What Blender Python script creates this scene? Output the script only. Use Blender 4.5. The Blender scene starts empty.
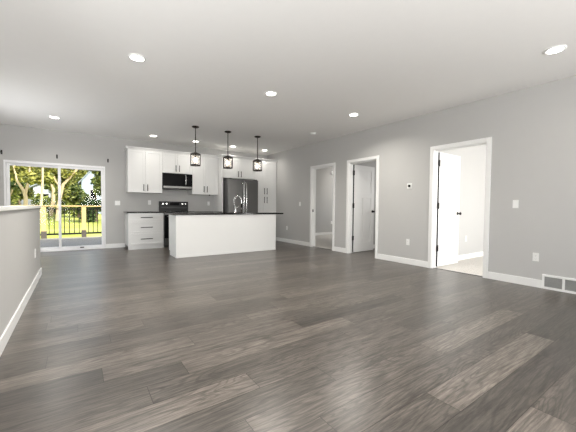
import bpy, bmesh, math, random
from mathutils import Vector, Matrix
random.seed(7)
scene = bpy.context.scene
COL = scene.collection

# ------------------------------------------------------------------ camera
cam_data = bpy.data.cameras.new('camera')
cam_data.sensor_fit = 'HORIZONTAL'
cam_data.sensor_width = 36.0
cam_data.lens = 304.8 / 576 * 36
cam_data.clip_end = 400
cam = bpy.data.objects.new('camera', cam_data)
COL.objects.link(cam)
R_ = Vector((0.82237942, -0.56887087, 0.00883338))
U_ = Vector((0.01020355, 0.0302706, 0.99948966))
F_ = Vector((0.56884794, 0.82186959, -0.03069842))
cam.matrix_world = Matrix(((R_.x, U_.x, -F_.x, 0), (R_.y, U_.y, -F_.y, 0), (R_.z, U_.z, -F_.z, 1.067), (0, 0, 0, 1)))
scene.camera = cam

# ------------------------------------------------------------------ world, sun, big lights, exposure
scene.view_settings.view_transform = 'Standard'
scene.view_settings.look = 'None'
scene.view_settings.gamma = 1.0
scene.view_settings.use_curve_mapping = False
scene.view_settings.exposure = 0.33
scene.cycles.max_bounces = 10
scene.cycles.diffuse_bounces = 7
scene.cycles.glossy_bounces = 4
scene.cycles.transmission_bounces = 8
scene.cycles.transparent_max_bounces = 12
scene.cycles.caustics_reflective = False
scene.cycles.caustics_refractive = False
scene.cycles.sample_clamp_indirect = 6
scene.cycles.use_denoising = True
scene.cycles.denoising_prefilter = 'NONE'

world = bpy.data.worlds.new('sky')
scene.world = world
world.use_nodes = True
wn = world.node_tree
wn.nodes.clear()
sky = wn.nodes.new('ShaderNodeTexSky')
sky.sky_type = 'NISHITA'
sky.sun_disc = False
sky.sun_elevation = math.radians(46)
sky.sun_rotation = math.radians(150)
sky.air_density = 1.0
sky.dust_density = 2.5
bgd = wn.nodes.new('ShaderNodeBackground')
bgd.inputs['Strength'].default_value = 0.40
wout = wn.nodes.new('ShaderNodeOutputWorld')
hsv = wn.nodes.new('ShaderNodeHueSaturation')
hsv.inputs['Saturation'].default_value = 0.55
wn.links.new(sky.outputs['Color'], hsv.inputs['Color'])
wn.links.new(hsv.outputs['Color'], bgd.inputs['Color'])
wn.links.new(bgd.outputs['Background'], wout.inputs['Surface'])


def add_light(name, kind, loc, energy, color=(1, 1, 1), direction=None, parent=None, **kw):
    d = bpy.data.lights.new(name, kind)
    d.energy = energy
    d.color = color
    for k, v in kw.items():
        setattr(d, k, v)
    o = bpy.data.objects.new(name, d)
    COL.objects.link(o)
    o.location = loc
    if direction is not None:
        o.rotation_euler = Vector(direction).to_track_quat('-Z', 'Y').to_euler()
    if parent:
        o.parent = parent
    return o


add_light('sun', 'SUN', (0, -10, 20), 6.2, (1.0, 0.93, 0.8), (-0.35, 0.72, -0.72), angle=0.01)
# upward fill added for the ceiling in unseen rear windows; bedrooms' window daylight below
WIN = [(0.3, 2.3), (2.8, 4.8)]
for (a, b), pw_, dr_ in zip(WIN, (250, 90), ((-.45, 1, 1.5), (-.9, 1, 1.7))):
    add_light('rear_ceiling_fill', 'AREA', ((a + b) / 2, -2.92, 1.5), pw_, (1.0, 0.99, 0.98), dr_,
              shape='RECTANGLE', size=b - a, size_y=1.7)
add_light('stair_ceiling_fill', 'AREA', (-1.54, 0.1, 0.75), 130, (0.99, 0.99, 1.0), (1, 1.5, 1.4), shape='RECTANGLE', size=3.0, size_y=1.5)  # uplight added on the stairwell side to brighten the ceiling
add_light('dining_ceiling_fill', 'AREA', (-1.54, 6.75, 1.15), 23, (0.99, 0.99, 1.0), (1, -0.35, 1.1), shape='RECTANGLE', size=1.5, size_y=1.5)  # uplight added for the far ceiling, set in an invented window
add_light('bedroom_window_daylight', 'AREA', (7.0, -0.36, 1.45), 98, (1.0, 0.99, 0.97), (0, 1, 0.0), shape='RECTANGLE', size=2.4, size_y=1.6)
add_light('bath_area_light', 'AREA', (7.9, 4.2, 1.6), 20, (1.0, 0.98, 0.95), (-1, 0, 0), shape='RECTANGLE', size=0.9, size_y=1.2)  # area light standing inside the room, no window built behind it
add_light('corner_room_window_daylight', 'AREA', (9.0, 7.2, 1.6), 6, (1.0, 0.98, 0.95), (-1, 0, 0.1), shape='RECTANGLE', size=1.4, size_y=1.3)

# ------------------------------------------------------------------ materials


def new_mat(name):
    m = bpy.data.materials.new(name)
    m.use_nodes = True
    nt = m.node_tree
    return m, nt, nt.nodes['Principled BSDF']


def N(nt, kind, **kw):
    n = nt.nodes.new(kind)
    for k, v in kw.items():
        if k in n.inputs:
            n.inputs[k].default_value = v
        else:
            setattr(n, k, v)
    return n


def simple(name, col, rough=0.5, metal=0.0, var=0.03, scale=8.0, bump=0.0, bump_scale=60.0, spec=0.5, coat=0.0, stretch=None):
    m, nt, b = new_mat(name)
    tc = N(nt, 'ShaderNodeTexCoord')
    src = tc.outputs['Object']
    if stretch:
        mp = N(nt, 'ShaderNodeMapping')
        mp.inputs['Scale'].default_value = stretch
        nt.links.new(src, mp.inputs['Vector'])
        src = mp.outputs['Vector']
    no = N(nt, 'ShaderNodeTexNoise', Scale=scale, Detail=3.0)
    nt.links.new(src, no.inputs['Vector'])
    mx = N(nt, 'ShaderNodeMix', data_type='RGBA')
    mx.inputs[6].default_value = tuple(max(0, c * (1 - var)) for c in col) + (1,)
    mx.inputs[7].default_value = tuple(min(1, c * (1 + var)) for c in col) + (1,)
    nt.links.new(no.outputs['Fac'], mx.inputs[0])
    nt.links.new(mx.outputs[2], b.inputs['Base Color'])
    b.inputs['Roughness'].default_value = rough
    b.inputs['Metallic'].default_value = metal
    b.inputs['Specular IOR Level'].default_value = spec
    b.inputs['Coat Weight'].default_value = coat
    if bump:
        n2 = N(nt, 'ShaderNodeTexNoise', Scale=bump_scale, Detail=2.0)
        nt.links.new(src, n2.inputs['Vector'])
        bp = N(nt, 'ShaderNodeBump', Strength=bump, Distance=0.01)
        nt.links.new(n2.outputs['Fac'], bp.inputs['Height'])
        nt.links.new(bp.outputs['Normal'], b.inputs['Normal'])
    return m


M = {}
M['wall'] = simple('grey_wall_paint', (0.505, 0.50, 0.49), 0.75, var=0.012, bump=0.03, bump_scale=120, spec=0.25)
M['ceiling'] = simple('white_ceiling_paint', (0.91, 0.902, 0.888), 0.9, var=0.01, bump=0.05, bump_scale=90, spec=0.1)
M['trim'] = simple('white_trim_paint', (0.86, 0.86, 0.85), 0.38, var=0.008)
M['door'] = simple('white_door_paint', (0.84, 0.84, 0.83), 0.4, var=0.008)
M['cabinet'] = simple('white_cabinet_paint', (0.76, 0.76, 0.75), 0.35, var=0.008)
M['vinyl'] = simple('white_vinyl', (0.86, 0.86, 0.87), 0.35, var=0.008)
M['plate'] = simple('white_plastic', (0.85, 0.85, 0.83), 0.35, var=0.01)
M['black'] = simple('matte_black_metal', (0.012, 0.011, 0.010), 0.38, 0.6, var=0.1)
M['bronze'] = simple('dark_bronze_metal', (0.035, 0.026, 0.02), 0.4, 0.7, var=0.15)
M['dark'] = simple('black_plastic', (0.012, 0.012, 0.013), 0.35, var=0.1)
M['blackglass'] = simple('black_glass', (0.006, 0.006, 0.007), 0.12, var=0.05, spec=0.08)
M['steel'] = simple('brushed_steel', (0.20, 0.198, 0.195), 0.32, 1.0, var=0.06, scale=30, stretch=(40, 40, 0.6))
M['steel_dark'] = simple('dark_brushed_steel', (0.13, 0.13, 0.13), 0.32, 0.85, var=0.1, scale=30, stretch=(30, 30, 0.5))
M['rangeblack'] = simple('black_enamel', (0.022, 0.022, 0.022), 0.35, var=0.1, spec=0.2)
M['chrome'] = simple('polished_chrome', (0.75, 0.75, 0.76), 0.12, 1.0, var=0.02)
M['carpet'] = simple('light_carpet', (0.60, 0.575, 0.54), 0.95, var=0.12, scale=220, bump=0.5, bump_scale=300, spec=0.05)
M['grille'] = simple('grey_grille_metal', (0.33, 0.33, 0.32), 0.5, var=0.05)
M['lumber'] = simple('new_yellow_lumber', (0.52, 0.38, 0.17), 0.7, var=0.14, scale=14, stretch=(6, 6, 0.8))
M['deck'] = simple('grey_deck_boards', (0.25, 0.235, 0.21), 0.7, var=0.1, scale=10, stretch=(0.7, 9, 9))
M['bracket'] = simple('dark_post_boot', (0.10, 0.085, 0.075), 0.55, 0.4)
M['siding_white'] = simple('white_siding', (0.42, 0.44, 0.48), 0.7)
M['siding_blue'] = simple('pale_blue_siding', (0.28, 0.34, 0.40), 0.7)
M['roof'] = simple('pale_grey_shingles', (0.24, 0.27, 0.31), 0.85, var=0.15, scale=20)
M['exterior'] = simple('exterior_siding', (0.5, 0.5, 0.48), 0.8)
M['bark_pale'] = simple('pale_bark', (0.46, 0.36, 0.23), 0.9, var=0.25, scale=9, stretch=(6, 6, 1), bump=0.4, bump_scale=12)  # light tan bark of the pale-trunked trees
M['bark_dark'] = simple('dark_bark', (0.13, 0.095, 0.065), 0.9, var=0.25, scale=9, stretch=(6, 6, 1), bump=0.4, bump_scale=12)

# granite
m, nt, b = new_mat('black_granite')
tc = N(nt, 'ShaderNodeTexCoord')
vo = N(nt, 'ShaderNodeTexNoise', Scale=95.0, Detail=6.0, Roughness=0.75)
nt.links.new(tc.outputs['Object'], vo.inputs['Vector'])
cr = N(nt, 'ShaderNodeValToRGB')
cr.color_ramp.elements[0].position = 0.60
cr.color_ramp.elements[0].color = (0.010, 0.010, 0.010, 1)
cr.color_ramp.elements[1].position = 0.70
cr.color_ramp.elements[1].color = (0.16, 0.15, 0.135, 1)
nt.links.new(vo.outputs['Fac'], cr.inputs['Fac'])
nt.links.new(cr.outputs['Color'], b.inputs['Base Color'])
b.inputs['Roughness'].default_value = 0.12
M['granite'] = m

# wood planks: each plank face carries its own tone and grain offset
m, nt, b = new_mat('grey_oak_planks')
tc = N(nt, 'ShaderNodeTexCoord')
at = N(nt, 'ShaderNodeAttribute', attribute_name='tone')
ao = N(nt, 'ShaderNodeAttribute', attribute_name='shift')
cmb = N(nt, 'ShaderNodeCombineXYZ')
nt.links.new(ao.outputs['Fac'], cmb.inputs['Z'])
add = N(nt, 'ShaderNodeVectorMath', operation='ADD')
nt.links.new(tc.outputs['Object'], add.inputs[0])
nt.links.new(cmb.outputs['Vector'], add.inputs[1])
mp = N(nt, 'ShaderNodeMapping')
mp.inputs['Scale'].default_value = (0.8, 12.0, 1.0)
nt.links.new(add.outputs['Vector'], mp.inputs['Vector'])
broad = N(nt, 'ShaderNodeTexNoise', Scale=1.6, Detail=4.0, Roughness=0.55, Distortion=0.6)
nt.links.new(mp.outputs['Vector'], broad.inputs['Vector'])
mp2 = N(nt, 'ShaderNodeMapping')
mp2.inputs['Scale'].default_value = (1.2, 16.0, 1.0)
nt.links.new(add.outputs['Vector'], mp2.inputs['Vector'])
fine = N(nt, 'ShaderNodeTexNoise', Scale=5.0, Detail=7.0, Roughness=0.7, Distortion=0.3)
nt.links.new(mp2.outputs['Vector'], fine.inputs['Vector'])
# cathedral grain: distance-like bands warped by noise
mp3 = N(nt, 'ShaderNodeMapping')
mp3.inputs['Scale'].default_value = (0.55, 5.0, 1.0)
nt.links.new(add.outputs['Vector'], mp3.inputs['Vector'])
band = N(nt, 'ShaderNodeTexNoise', Scale=1.1, Detail=1.5, Roughness=0.4, Distortion=0.9)
nt.links.new(mp3.outputs['Vector'], band.inputs['Vector'])
mul = N(nt, 'ShaderNodeMath', operation='MULTIPLY')
mul.inputs[1].default_value = 125.0
nt.links.new(band.outputs['Fac'], mul.inputs[0])
sn = N(nt, 'ShaderNodeMath', operation='SINE')
nt.links.new(mul.outputs[0], sn.inputs[0])
mr = N(nt, 'ShaderNodeMapRange')
mr.inputs['From Min'].default_value = 0.2
mr.inputs['From Max'].default_value = 1.0
mr.inputs['To Min'].default_value = 0.0
mr.inputs['To Max'].default_value = 1.0
nt.links.new(sn.outputs[0], mr.inputs['Value'])
fm = N(nt, 'ShaderNodeMath', operation='MULTIPLY')
nt.links.new(mr.outputs[0], fm.inputs[0])
nt.links.new(fine.outputs['Fac'], fm.inputs[1])
# value = tone * (1 + broad + fine - bands)
def lin(src, k, c):
    n = N(nt, 'ShaderNodeMath', operation='MULTIPLY_ADD')
    n.inputs[1].default_value = k
    n.inputs[2].default_value = c
    nt.links.new(src, n.inputs[0])
    return n.outputs[0]
def mulm(a, c):
    n = N(nt, 'ShaderNodeMath', operation='MULTIPLY')
    nt.links.new(a, n.inputs[0])
    nt.links.new(c, n.inputs[1])
    return n.outputs[0]
v = mulm(lin(broad.outputs['Fac'], 1.3, 0.35), lin(fine.outputs['Fac'], 3.4, -0.7))
v = mulm(v, lin(fm.outputs[0], -0.68, 1.09))
v = mulm(v, at.outputs['Fac'])
sc_ = N(nt, 'ShaderNodeVectorMath', operation='SCALE')
sc_.inputs[0].default_value = (1.0, 0.855, 0.725)
nt.links.new(v, sc_.inputs['Scale'])
nt.links.new(sc_.outputs['Vector'], b.inputs['Base Color'])
rg = lin(fine.outputs['Fac'], 0.16, 0.235)
nt.links.new(rg, b.inputs['Roughness'])
bp = N(nt, 'ShaderNodeBump', Strength=0.12, Distance=0.002)
nt.links.new(fine.outputs['Fac'], bp.inputs['Height'])
nt.links.new(bp.outputs['Normal'], b.inputs['Normal'])
b.inputs['Specular IOR Level'].default_value = 0.75
M['planks'] = m
FLOOR_V = 0.094

# glass for windows / slider (thin: mostly transparent with a slight reflection)
m, nt, b = new_mat('window_glass')
nt.nodes.remove(b)
tr = N(nt, 'ShaderNodeBsdfTransparent')
tr.inputs['Color'].default_value = (0.97, 0.98, 0.97, 1)
gl = N(nt, 'ShaderNodeBsdfGlossy', Roughness=0.02)
fr = N(nt, 'ShaderNodeFresnel', IOR=1.12)
mx = N(nt, 'ShaderNodeMixShader')
nt.links.new(fr.outputs[0], mx.inputs[0])
nt.links.new(tr.outputs[0], mx.inputs[1])
nt.links.new(gl.outputs[0], mx.inputs[2])
nt.links.new(mx.outputs[0], nt.nodes['Material Output'].inputs['Surface'])
M['glass'] = m


def emit(name, col, strength):
    m, nt, b = new_mat(name)
    b.inputs['Base Color'].default_value = (0.9, 0.9, 0.88, 1)
    b.inputs['Emission Color'].default_value = col + (1,)
    b.inputs['Emission Strength'].default_value = strength
    return m


M['lens'] = emit('lit_lens', (1.0, 0.96, 0.88), 9.0)
M['bulb'] = emit('lit_bulb', (1.0, 0.86, 0.66), 6.0)
# seeded glass of the pendants: lightly frosted
m, nt, b = new_mat('pendant_glass')
nt.nodes.remove(b)
tr = N(nt, 'ShaderNodeBsdfTransparent')
tl = N(nt, 'ShaderNodeBsdfTranslucent')
tl.inputs['Color'].default_value = (1.0, 0.95, 0.9, 1)
mx = N(nt, 'ShaderNodeMixShader')
mx.inputs[0].default_value = 0.22
nt.links.new(tr.outputs[0], mx.inputs[1])
nt.links.new(tl.outputs[0], mx.inputs[2])
nt.links.new(mx.outputs[0], nt.nodes['Material Output'].inputs['Surface'])
M['pglass'] = m


def leaf_mat(name, dark, light):
    m, nt, b = new_mat(name)
    at = N(nt, 'ShaderNodeAttribute', attribute_name='tone')
    mx = N(nt, 'ShaderNodeMix', data_type='RGBA')
    mx.inputs[6].default_value = dark + (1,)
    mx.inputs[7].default_value = light + (1,)
    nt.links.new(at.outputs['Fac'], mx.inputs[0])
    nt.links.new(mx.outputs[2], b.inputs['Base Color'])
    b.inputs['Roughness'].default_value = 0.6
    tl = N(nt, 'ShaderNodeBsdfTranslucent')
    nt.links.new(mx.outputs[2], tl.inputs['Color'])
    ms = N(nt, 'ShaderNodeMixShader')
    ms.inputs[0].default_value = 0.35
    out = nt.nodes['Material Output']
    nt.links.new(b.outputs[0], ms.inputs[1])
    nt.links.new(tl.outputs[0], ms.inputs[2])
    nt.links.new(ms.outputs[0], out.inputs['Surface'])
    return m


M['leaf_yellow'] = leaf_mat('yellow_green_leaves', (0.05, 0.075, 0.014), (0.54, 0.52, 0.13))
M['leaf_green'] = leaf_mat('mid_green_leaves', (0.03, 0.06, 0.015), (0.38, 0.42, 0.11))
M['leaf_dark'] = leaf_mat('dark_green_needles', (0.025, 0.055, 0.022), (0.17, 0.25, 0.08))
m, nt, b = new_mat('lawn_grass')
tc = N(nt, 'ShaderNodeTexCoord')
n1 = N(nt, 'ShaderNodeTexNoise', Scale=0.5, Detail=5.0)
nt.links.new(tc.outputs['Object'], n1.inputs['Vector'])
cr = N(nt, 'ShaderNodeValToRGB')
cr.color_ramp.elements[0].position = 0.3
cr.color_ramp.elements[0].color = (0.22, 0.27, 0.05, 1)
cr.color_ramp.elements[1].position = 0.7
cr.color_ramp.elements[1].color = (0.48, 0.49, 0.14, 1)
nt.links.new(n1.outputs['Fac'], cr.inputs['Fac'])
nt.links.new(cr.outputs['Color'], b.inputs['Base Color'])
b.inputs['Roughness'].default_value = 0.9
b.inputs['Specular IOR Level'].default_value = 0.1
M['lawn'] = m

# ------------------------------------------------------------------ mesh helpers


def box(bm, x0, x1, y0, y1, z0, z1, bev=0.0):
    r = bmesh.ops.create_cube(bm, size=1.0)
    vs = r['verts']
    for v in vs:
        v.co = Vector((x0 + (v.co.x + .5) * (x1 - x0), y0 + (v.co.y + .5) * (y1 - y0), z0 + (v.co.z + .5) * (z1 - z0)))
    if bev:
        es = list({e for v in vs for e in v.link_edges})
        bmesh.ops.bevel(bm, geom=es, offset=bev, segments=2, affect='EDGES', profile=0.5)


def lathe(bm, prof, c=(0, 0, 0), axis='Z', seg=24, caps=True):
    """prof: list of (radius, height) along the axis."""
    def P(r, h, a):
        x, y = r * math.cos(a), r * math.sin(a)
        if axis == 'Z':
            q = (x, y, h)
        elif axis == 'Y':
            q = (x, h, y)
        else:
            q = (h, x, y)
        return Vector(q) + Vector(c)
    rings = [[bm.verts.new(P(r, h, 2 * math.pi * i / seg)) for i in range(seg)] for r, h in prof]
    for a, b_ in zip(rings, rings[1:]):
        for i in range(seg):
            bm.faces.new((a[i], a[(i + 1) % seg], b_[(i + 1) % seg], b_[i]))
    if caps:
        bm.faces.new(list(reversed(rings[0])))
        bm.faces.new(rings[-1])


def tube(bm, pts, r, seg=10, r1=None):
    pts = [Vector(p) for p in pts]
    n = len(pts)
    up = Vector((0, 0, 1))
    rings = []
    for i, p in enumerate(pts):
        t = (pts[min(i + 1, n - 1)] - pts[max(i - 1, 0)]).normalized()
        a = t.cross(up)
        if a.length < 1e-3:
            a = t.cross(Vector((1, 0, 0)))
        a.normalize()
        c = t.cross(a).normalized()
        up = a.cross(t).normalized() if a.length else up
        rr = r if r1 is None else r + (r1 - r) * i / (n - 1)
        rings.append([bm.verts.new(p + a * rr * math.cos(2 * math.pi * k / seg) + c * rr * math.sin(2 * math.pi * k / seg)) for k in range(seg)])
    for a, b_ in zip(rings, rings[1:]):
        for k in range(seg):
            bm.faces.new((a[k], a[(k + 1) % seg], b_[(k + 1) % seg], b_[k]))
    bm.faces.new(list(reversed(rings[0])))
    bm.faces.new(rings[-1])


def obj(name, bm, mat, parent=None, loc=(0, 0, 0), smooth=False):
    me = bpy.data.meshes.new(name)
    bmesh.ops.recalc_face_normals(bm, faces=bm.faces[:])
    bm.to_mesh(me)
    bm.free()
    me.materials.append(M[mat] if isinstance(mat, str) else mat)
    if smooth:
        for p_ in me.polygons:
            p_.use_smooth = True
        try:
            me.set_sharp_from_angle(angle=math.radians(40))
        except Exception:
            pass
    o = bpy.data.objects.new(name, me)
    COL.objects.link(o)
    o.location = loc
    if parent:
        o.parent = parent
    return o


def bobj(name, boxes, mat, parent=None, bev=0.0, loc=(0, 0, 0)):
    bm = bmesh.new()
    for bx in boxes:
        box(bm, *bx, bev=bev)
    return obj(name, bm, mat, parent, loc)


def tag(o, label, cat, group=None):
    o['label'] = label
    o['category'] = cat
    if group:
        o['group'] = group
    return o


def thing(name, label, cat, loc=(0, 0, 0), rotz=0.0, group=None):
    o = bpy.data.objects.new(name, None)
    o.empty_display_size = 0.1
    COL.objects.link(o)
    o.location = loc
    o.rotation_euler = (0, 0, rotz)
    return tag(o, label, cat, group)


def struct(name, boxes, mat, bev=0.0):
    o = bobj(name, boxes, mat, bev=bev)
    o['kind'] = 'structure'
    return o


def copy_tree(o, parent=None):
    c = o.copy()
    COL.objects.link(c)
    if parent:
        c.parent = parent
    for ch in list(o.children):
        if ch.type != 'LIGHT':
            copy_tree(ch, c)
    return c


# ------------------------------------------------------------------ room shell
H = 2.74
XR, YB, XL = 5.143, 8.689, -0.465
T = 0.117
Y0 = -3.0
XW = -1.6         # far side of the stairwell
XE = 9.1          # outer wall of the bedrooms

# plank floor, one mesh; known joints from the photograph, others random
me = bpy.data.meshes.new('floor')
verts, faces, tone, shift = [], [], [], []


def quad(x0, x1, y0, y1, z, t):
    n = len(verts)
    verts.extend([(x0, y0, z), (x1, y0, z), (x1, y1, z), (x0, y1, z)])
    faces.append((n, n + 1, n + 2, n + 3))
    tone.append(t)
    shift.append(random.uniform(0, 60))


PW, PY, PL, GAP = 0.192, 0.768, 1.52, 0.0014
known = {-2: 2.006, -1: 1.25, 0: 1.647, 1: 1.005, 2: 0.68, 3: 1.302, 4: 0.876, 5: 0.328, 6: 0.575, 7: 0.122, 8: 0.736, 9: -0.18, 10: 0.207, 11: 0.482, 12: -0.005}
tones = {(-2, -1): 1.35, (-1, 0): .72, (-1, 1): .70, (-1, -1): .84, (0, 0): 1.40, (0, -1): .95, (0, 1): .70, (1, -1): 1.0, (1, 0): .93, (1, 1): .88, (2, 0): 1.12, (2, 1): 1.38, (2, -1): .9,
         (3, -1): .86, (3, 0): .95, (3, 1): .92, (4, -1): 1.28, (4, 0): 1.02, (5, -1): .92, (5, 0): .90, (5, 1): 1.0, (6, -1): .82, (6, 0): 1.30, (6, 1): .95, (7, -1): .66, (7, 0): 1.12, (7, 1): .72,
         (8, -1): 1.30, (8, 0): 1.05, (9, -1): .86, (9, 0): 1.0, (9, 1): 1.2, (10, -1): .88, (10, 0): .84, (11, -1): 1.2, (11, 0): .85, (12, -1): .9, (12, 0): 1.05}
FX1 = 5.2
quad(-1.62, FX1, 5.93, YB, -0.004, 0.02)
quad(XL - .01, FX1, Y0, 5.93, -0.004, 0.02)
quad(FX1, XE, 3.1, 5.3, -0.004, 0.02)
k = -20
while PY + k * PW < YB:
    y0, y1 = PY + k * PW, PY + (k + 1) * PW
    base = known.get(k, random.uniform(0, PL))
    lo = XL - 0.01 if y1 <= 5.95 else XW
    fx = XE if 3.2 < y0 + .1 and y1 - .1 < 5.2 else FX1
    for j in range(-3, 9):
        x0, x1 = base + j * PL, base + (j + 1) * PL
        x0, x1 = max(x0, lo), min(x1, fx)
        ya, yb = max(y0, Y0), min(y1, YB)
        if x1 - x0 < 0.01 or yb - ya < .005:
            continue
        t = tones.get((k, j), random.choice([.78, .88, .95, 1.0, 1.0, 1.06, 1.15, 1.25]))
        t = 1.0 + (t - 1.0) * 1.25
        quad(x0 + GAP, x1 - GAP, ya + GAP, yb - GAP, 0.0, FLOOR_V * t)
    k += 1
me.from_pydata(verts, [], faces)
for nm, arr in (('tone', tone), ('shift', shift)):
    a = me.attributes.new(nm, 'FLOAT', 'FACE')
    a.data.foreach_set('value', arr)
me.materials.append(M['planks'])
fl = bpy.data.objects.new('floor', me)
COL.objects.link(fl)
fl['kind'] = 'structure'

struct('floor_carpet', [(FX1, XE, -0.5, 3.1, -0.05, 0.004), (FX1, XE, 5.3, YB, -0.05, 0.004)], 'carpet')
struct('floor_stairwell', [(XW, XL - .12, Y0, 5.93, -1.45, -1.4)], 'carpet')
struct('ceiling', [(XW - .15, XE + .15, Y0 - .15, YB + .15, H, H + 0.12)], 'ceiling')
struct('roof', [(XW - .6, XE + .6, Y0 - .6, YB + .55, H + 0.15, H + 0.30)], 'roof')

DOORS = {'big': (2.115, 2.966, 2.085), 'mid': (4.188, 4.986, 2.085), 'small': (5.495, 6.322, 2.085)}
seg = []
ys = Y0
for nm in ('big', 'mid', 'small'):
    a, b_, h = DOORS[nm]
    seg.append((XR, XR + T, ys, a, 0, H))
    seg.append((XR, XR + T, a, b_, h, H))
    ys = b_
seg.append((XR, XR + T, ys, YB, 0, H))
struct('wall_right', seg, 'wall')
SX0, SX1, SZ = -1.262, 0.572, 2.003
struct('wall_back', [(XW - .15, SX0, YB, YB + .15, -1.45, H), (SX0, SX1, YB, YB + .15, SZ, H), (SX1, XE + .15, YB, YB + .15, -.1, H), (SX0, SX1, YB, YB + .15, -.3, -0.006)], 'wall')
struct('wall_left', [(XW - .15, XW, Y0, -1.4, -1.45, H), (XW - .15, XW, 1.6, 6.0, -1.45, H), (XW - .15, XW, 7.5, YB, -1.45, H), (XW - .15, XW, 6.0, 7.5, -1.45, .4), (XW - .15, XW, 6.0, 7.5, 1.9, H), (XW - .15, XW, -1.4, 1.6, -1.45, -.05), (XW - .15, XW, -1.4, 1.6, 1.55, H)], 'wall')
fr_seg = [(XW - .15, WIN[0][0], Y0 - .15, Y0, -1.45, H), (WIN[0][1], WIN[1][0], Y0 - .15, Y0, -1.45, H), (WIN[1][1], XR + T, Y0 - .15, Y0, -1.45, H)]
for a, b_ in WIN:
    fr_seg += [(a, b_, Y0 - .15, Y0, -1.45, .65), (a, b_, Y0 - .15, Y0, 2.35, H)]
struct('wall_front', fr_seg, 'wall')
struct('wall_stair', [(XL - .117, XL, Y0, 5.93, -1.4, 1.015), (XW, XL - .117, 5.83, 5.93, -1.4, -0.01)], 'wall')
struct('trim_stair_cap', [(XL - .142, XL + .022, Y0, 5.952, 1.016, 1.050)], 'trim', bev=.004)
# bedrooms beyond the right wall
struct('wall_bedroom', [(XR + T, XE, 3.1, 3.2, 0, H), (XR + T, 5.8, -.5, -.4, 0, H), (8.2, XE, -.5, -.4, 0, H), (5.8, 8.2, -.5, -.4, 0, .65), (5.8, 8.2, -.5, -.4, 2.25, H)], 'wall')
struct('wall_partition', [(XR + T, XE, 5.2, 5.3, 0, H)], 'wall')
struct('wall_outer', [(XE, XE + .15, -.5, 6.5, 0, H), (XE, XE + .15, 7.9, YB, 0, H), (XE, XE + .15, 6.5, 7.9, 0, .95), (XE, XE + .15, 6.5, 7.9, 2.25, H)], 'wall')


# unseen windows with openings, frames and panes; left-wall ones added for the fill
def window(name, axis, pos, a, b_, z0, z1):
    w = .06
    if axis == 'Y':
        fb = [(a, b_, pos - .06, pos, z0, z0 + w), (a, b_, pos - .06, pos, z1 - w, z1), (a, a + w, pos - .06, pos, z0 + w, z1 - w), (b_ - w, b_, pos - .06, pos, z0 + w, z1 - w),
              ((a + b_) / 2 - .03, (a + b_) / 2 + .03, pos - .06, pos, z0 + w, z1 - w)]
        g = (a + w, b_ - w, pos - .035, pos - .03, z0 + w, z1 - w)
    else:
        fb = [(pos - .06, pos, a, b_, z0, z0 + w), (pos - .06, pos, a, b_, z1 - w, z1), (pos - .06, pos, a, a + w, z0 + w, z1 - w), (pos - .06, pos, b_ - w, b_, z0 + w, z1 - w)]
        g = (pos - .035, pos - .03, a + w, b_ - w, z0 + w, z1 - w)
    o = struct(name, fb, 'vinyl')
    bobj('pane', [g], 'glass', o)


window('window_1', 'Y', Y0 - .05, WIN[0][0], WIN[0][1], .65, 2.35)
window('window_2', 'Y', Y0 - .05, WIN[1][0], WIN[1][1], .65, 2.35)
window('window_3', 'Y', -.43, 5.8, 8.2, .65, 2.25)
window('window_added_4', 'X', XW - .05, -1.4, 1.6, -.05, 1.55)  # invented opening around the stairwell fill light
window('window_added_6', 'X', XW - .05, 6.0, 7.5, .4, 1.9)  # invented opening around the dining fill light
window('window_5', 'X', XE + .1, 6.5, 7.9, .95, 2.25)

# casings and jambs
CW, CT = .057, .018
for i, nm in enumerate(('big', 'mid', 'small')):
    a, b_, h = DOORS[nm]
    bx = []
    for (x0, x1) in ((XR - CT, XR - .0005), (XR + T + .0005, XR + T + CT)):
        bx += [(x0, x1, a - CW, a + .006, 0.0, h + CW), (x0, x1, b_ - .006, b_ + CW, 0.0, h + CW), (x0, x1, a + .006, b_ - .006, h - .006, h + CW)]
    bx += [(XR, XR + T, a + .0005, a + .018, .0, h - .0005), (XR, XR + T, b_ - .018, b_ - .0005, 0.0, h - .0005), (XR, XR + T, a + .018, b_ - .018, h - .018, h - .0005)]
    # door stops on the jamb
    bx += [(XR + .045, XR + .075, a + .018, a + .029, 0, h - .018), (XR + .045, XR + .075, b_ - .029, b_ - .018, 0, h - .018), (XR + .045, XR + .075, a + .029, b_ - .029, h - .03, h - .018)]
    t_ = struct('trim_%d' % (i + 1), bx, 'trim', bev=.002)
    if nm == 'small':
        bobj('strike_plate', [(XR + .010, XR + .044, b_ - .0205, b_ - .0182, .93, 1.0)], 'black', t_)
    if nm != 'mid':
        struct('trim_threshold_%d' % (i + 1), [(FX1 - .02, FX1 + .02, a + .02, b_ - .02, 0.0005, .0055)], 'steel_dark')

# baseboards
BH, BT = .108, .014
def bb(name, boxes):
    struct(name, boxes, 'trim', bev=.003)
bb('baseboard_right', [(XR - BT, XR - .0005, Y0, .55, 0, BH), (XR - BT, XR - .0005, 1.402, DOORS['big'][0] - CW - .001, 0, BH), (XR - BT, XR - .0005, DOORS['big'][1] + CW + .001, DOORS['mid'][0] - CW - .001, 0, BH),
                       (XR - BT, XR - .0005, DOORS['mid'][1] + CW + .001, DOORS['small'][0] - CW - .001, 0, BH), (XR - BT, XR - .0005, DOORS['small'][1] + CW + .001, 8.05, 0, BH)])
bb('baseboard_back', [(SX1 + .001, .985, YB - BT, YB - .0005, 0, BH), (XW, SX0 - .001, YB - BT, YB - .0005, 0, BH)])
bb('baseboard_stair', [(XL + .0005, XL + BT, Y0, 5.93, 0, BH)])
bb('baseboard_left', [(XW + .0005, XW + BT, 5.95, YB - BT, 0, BH)])
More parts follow.
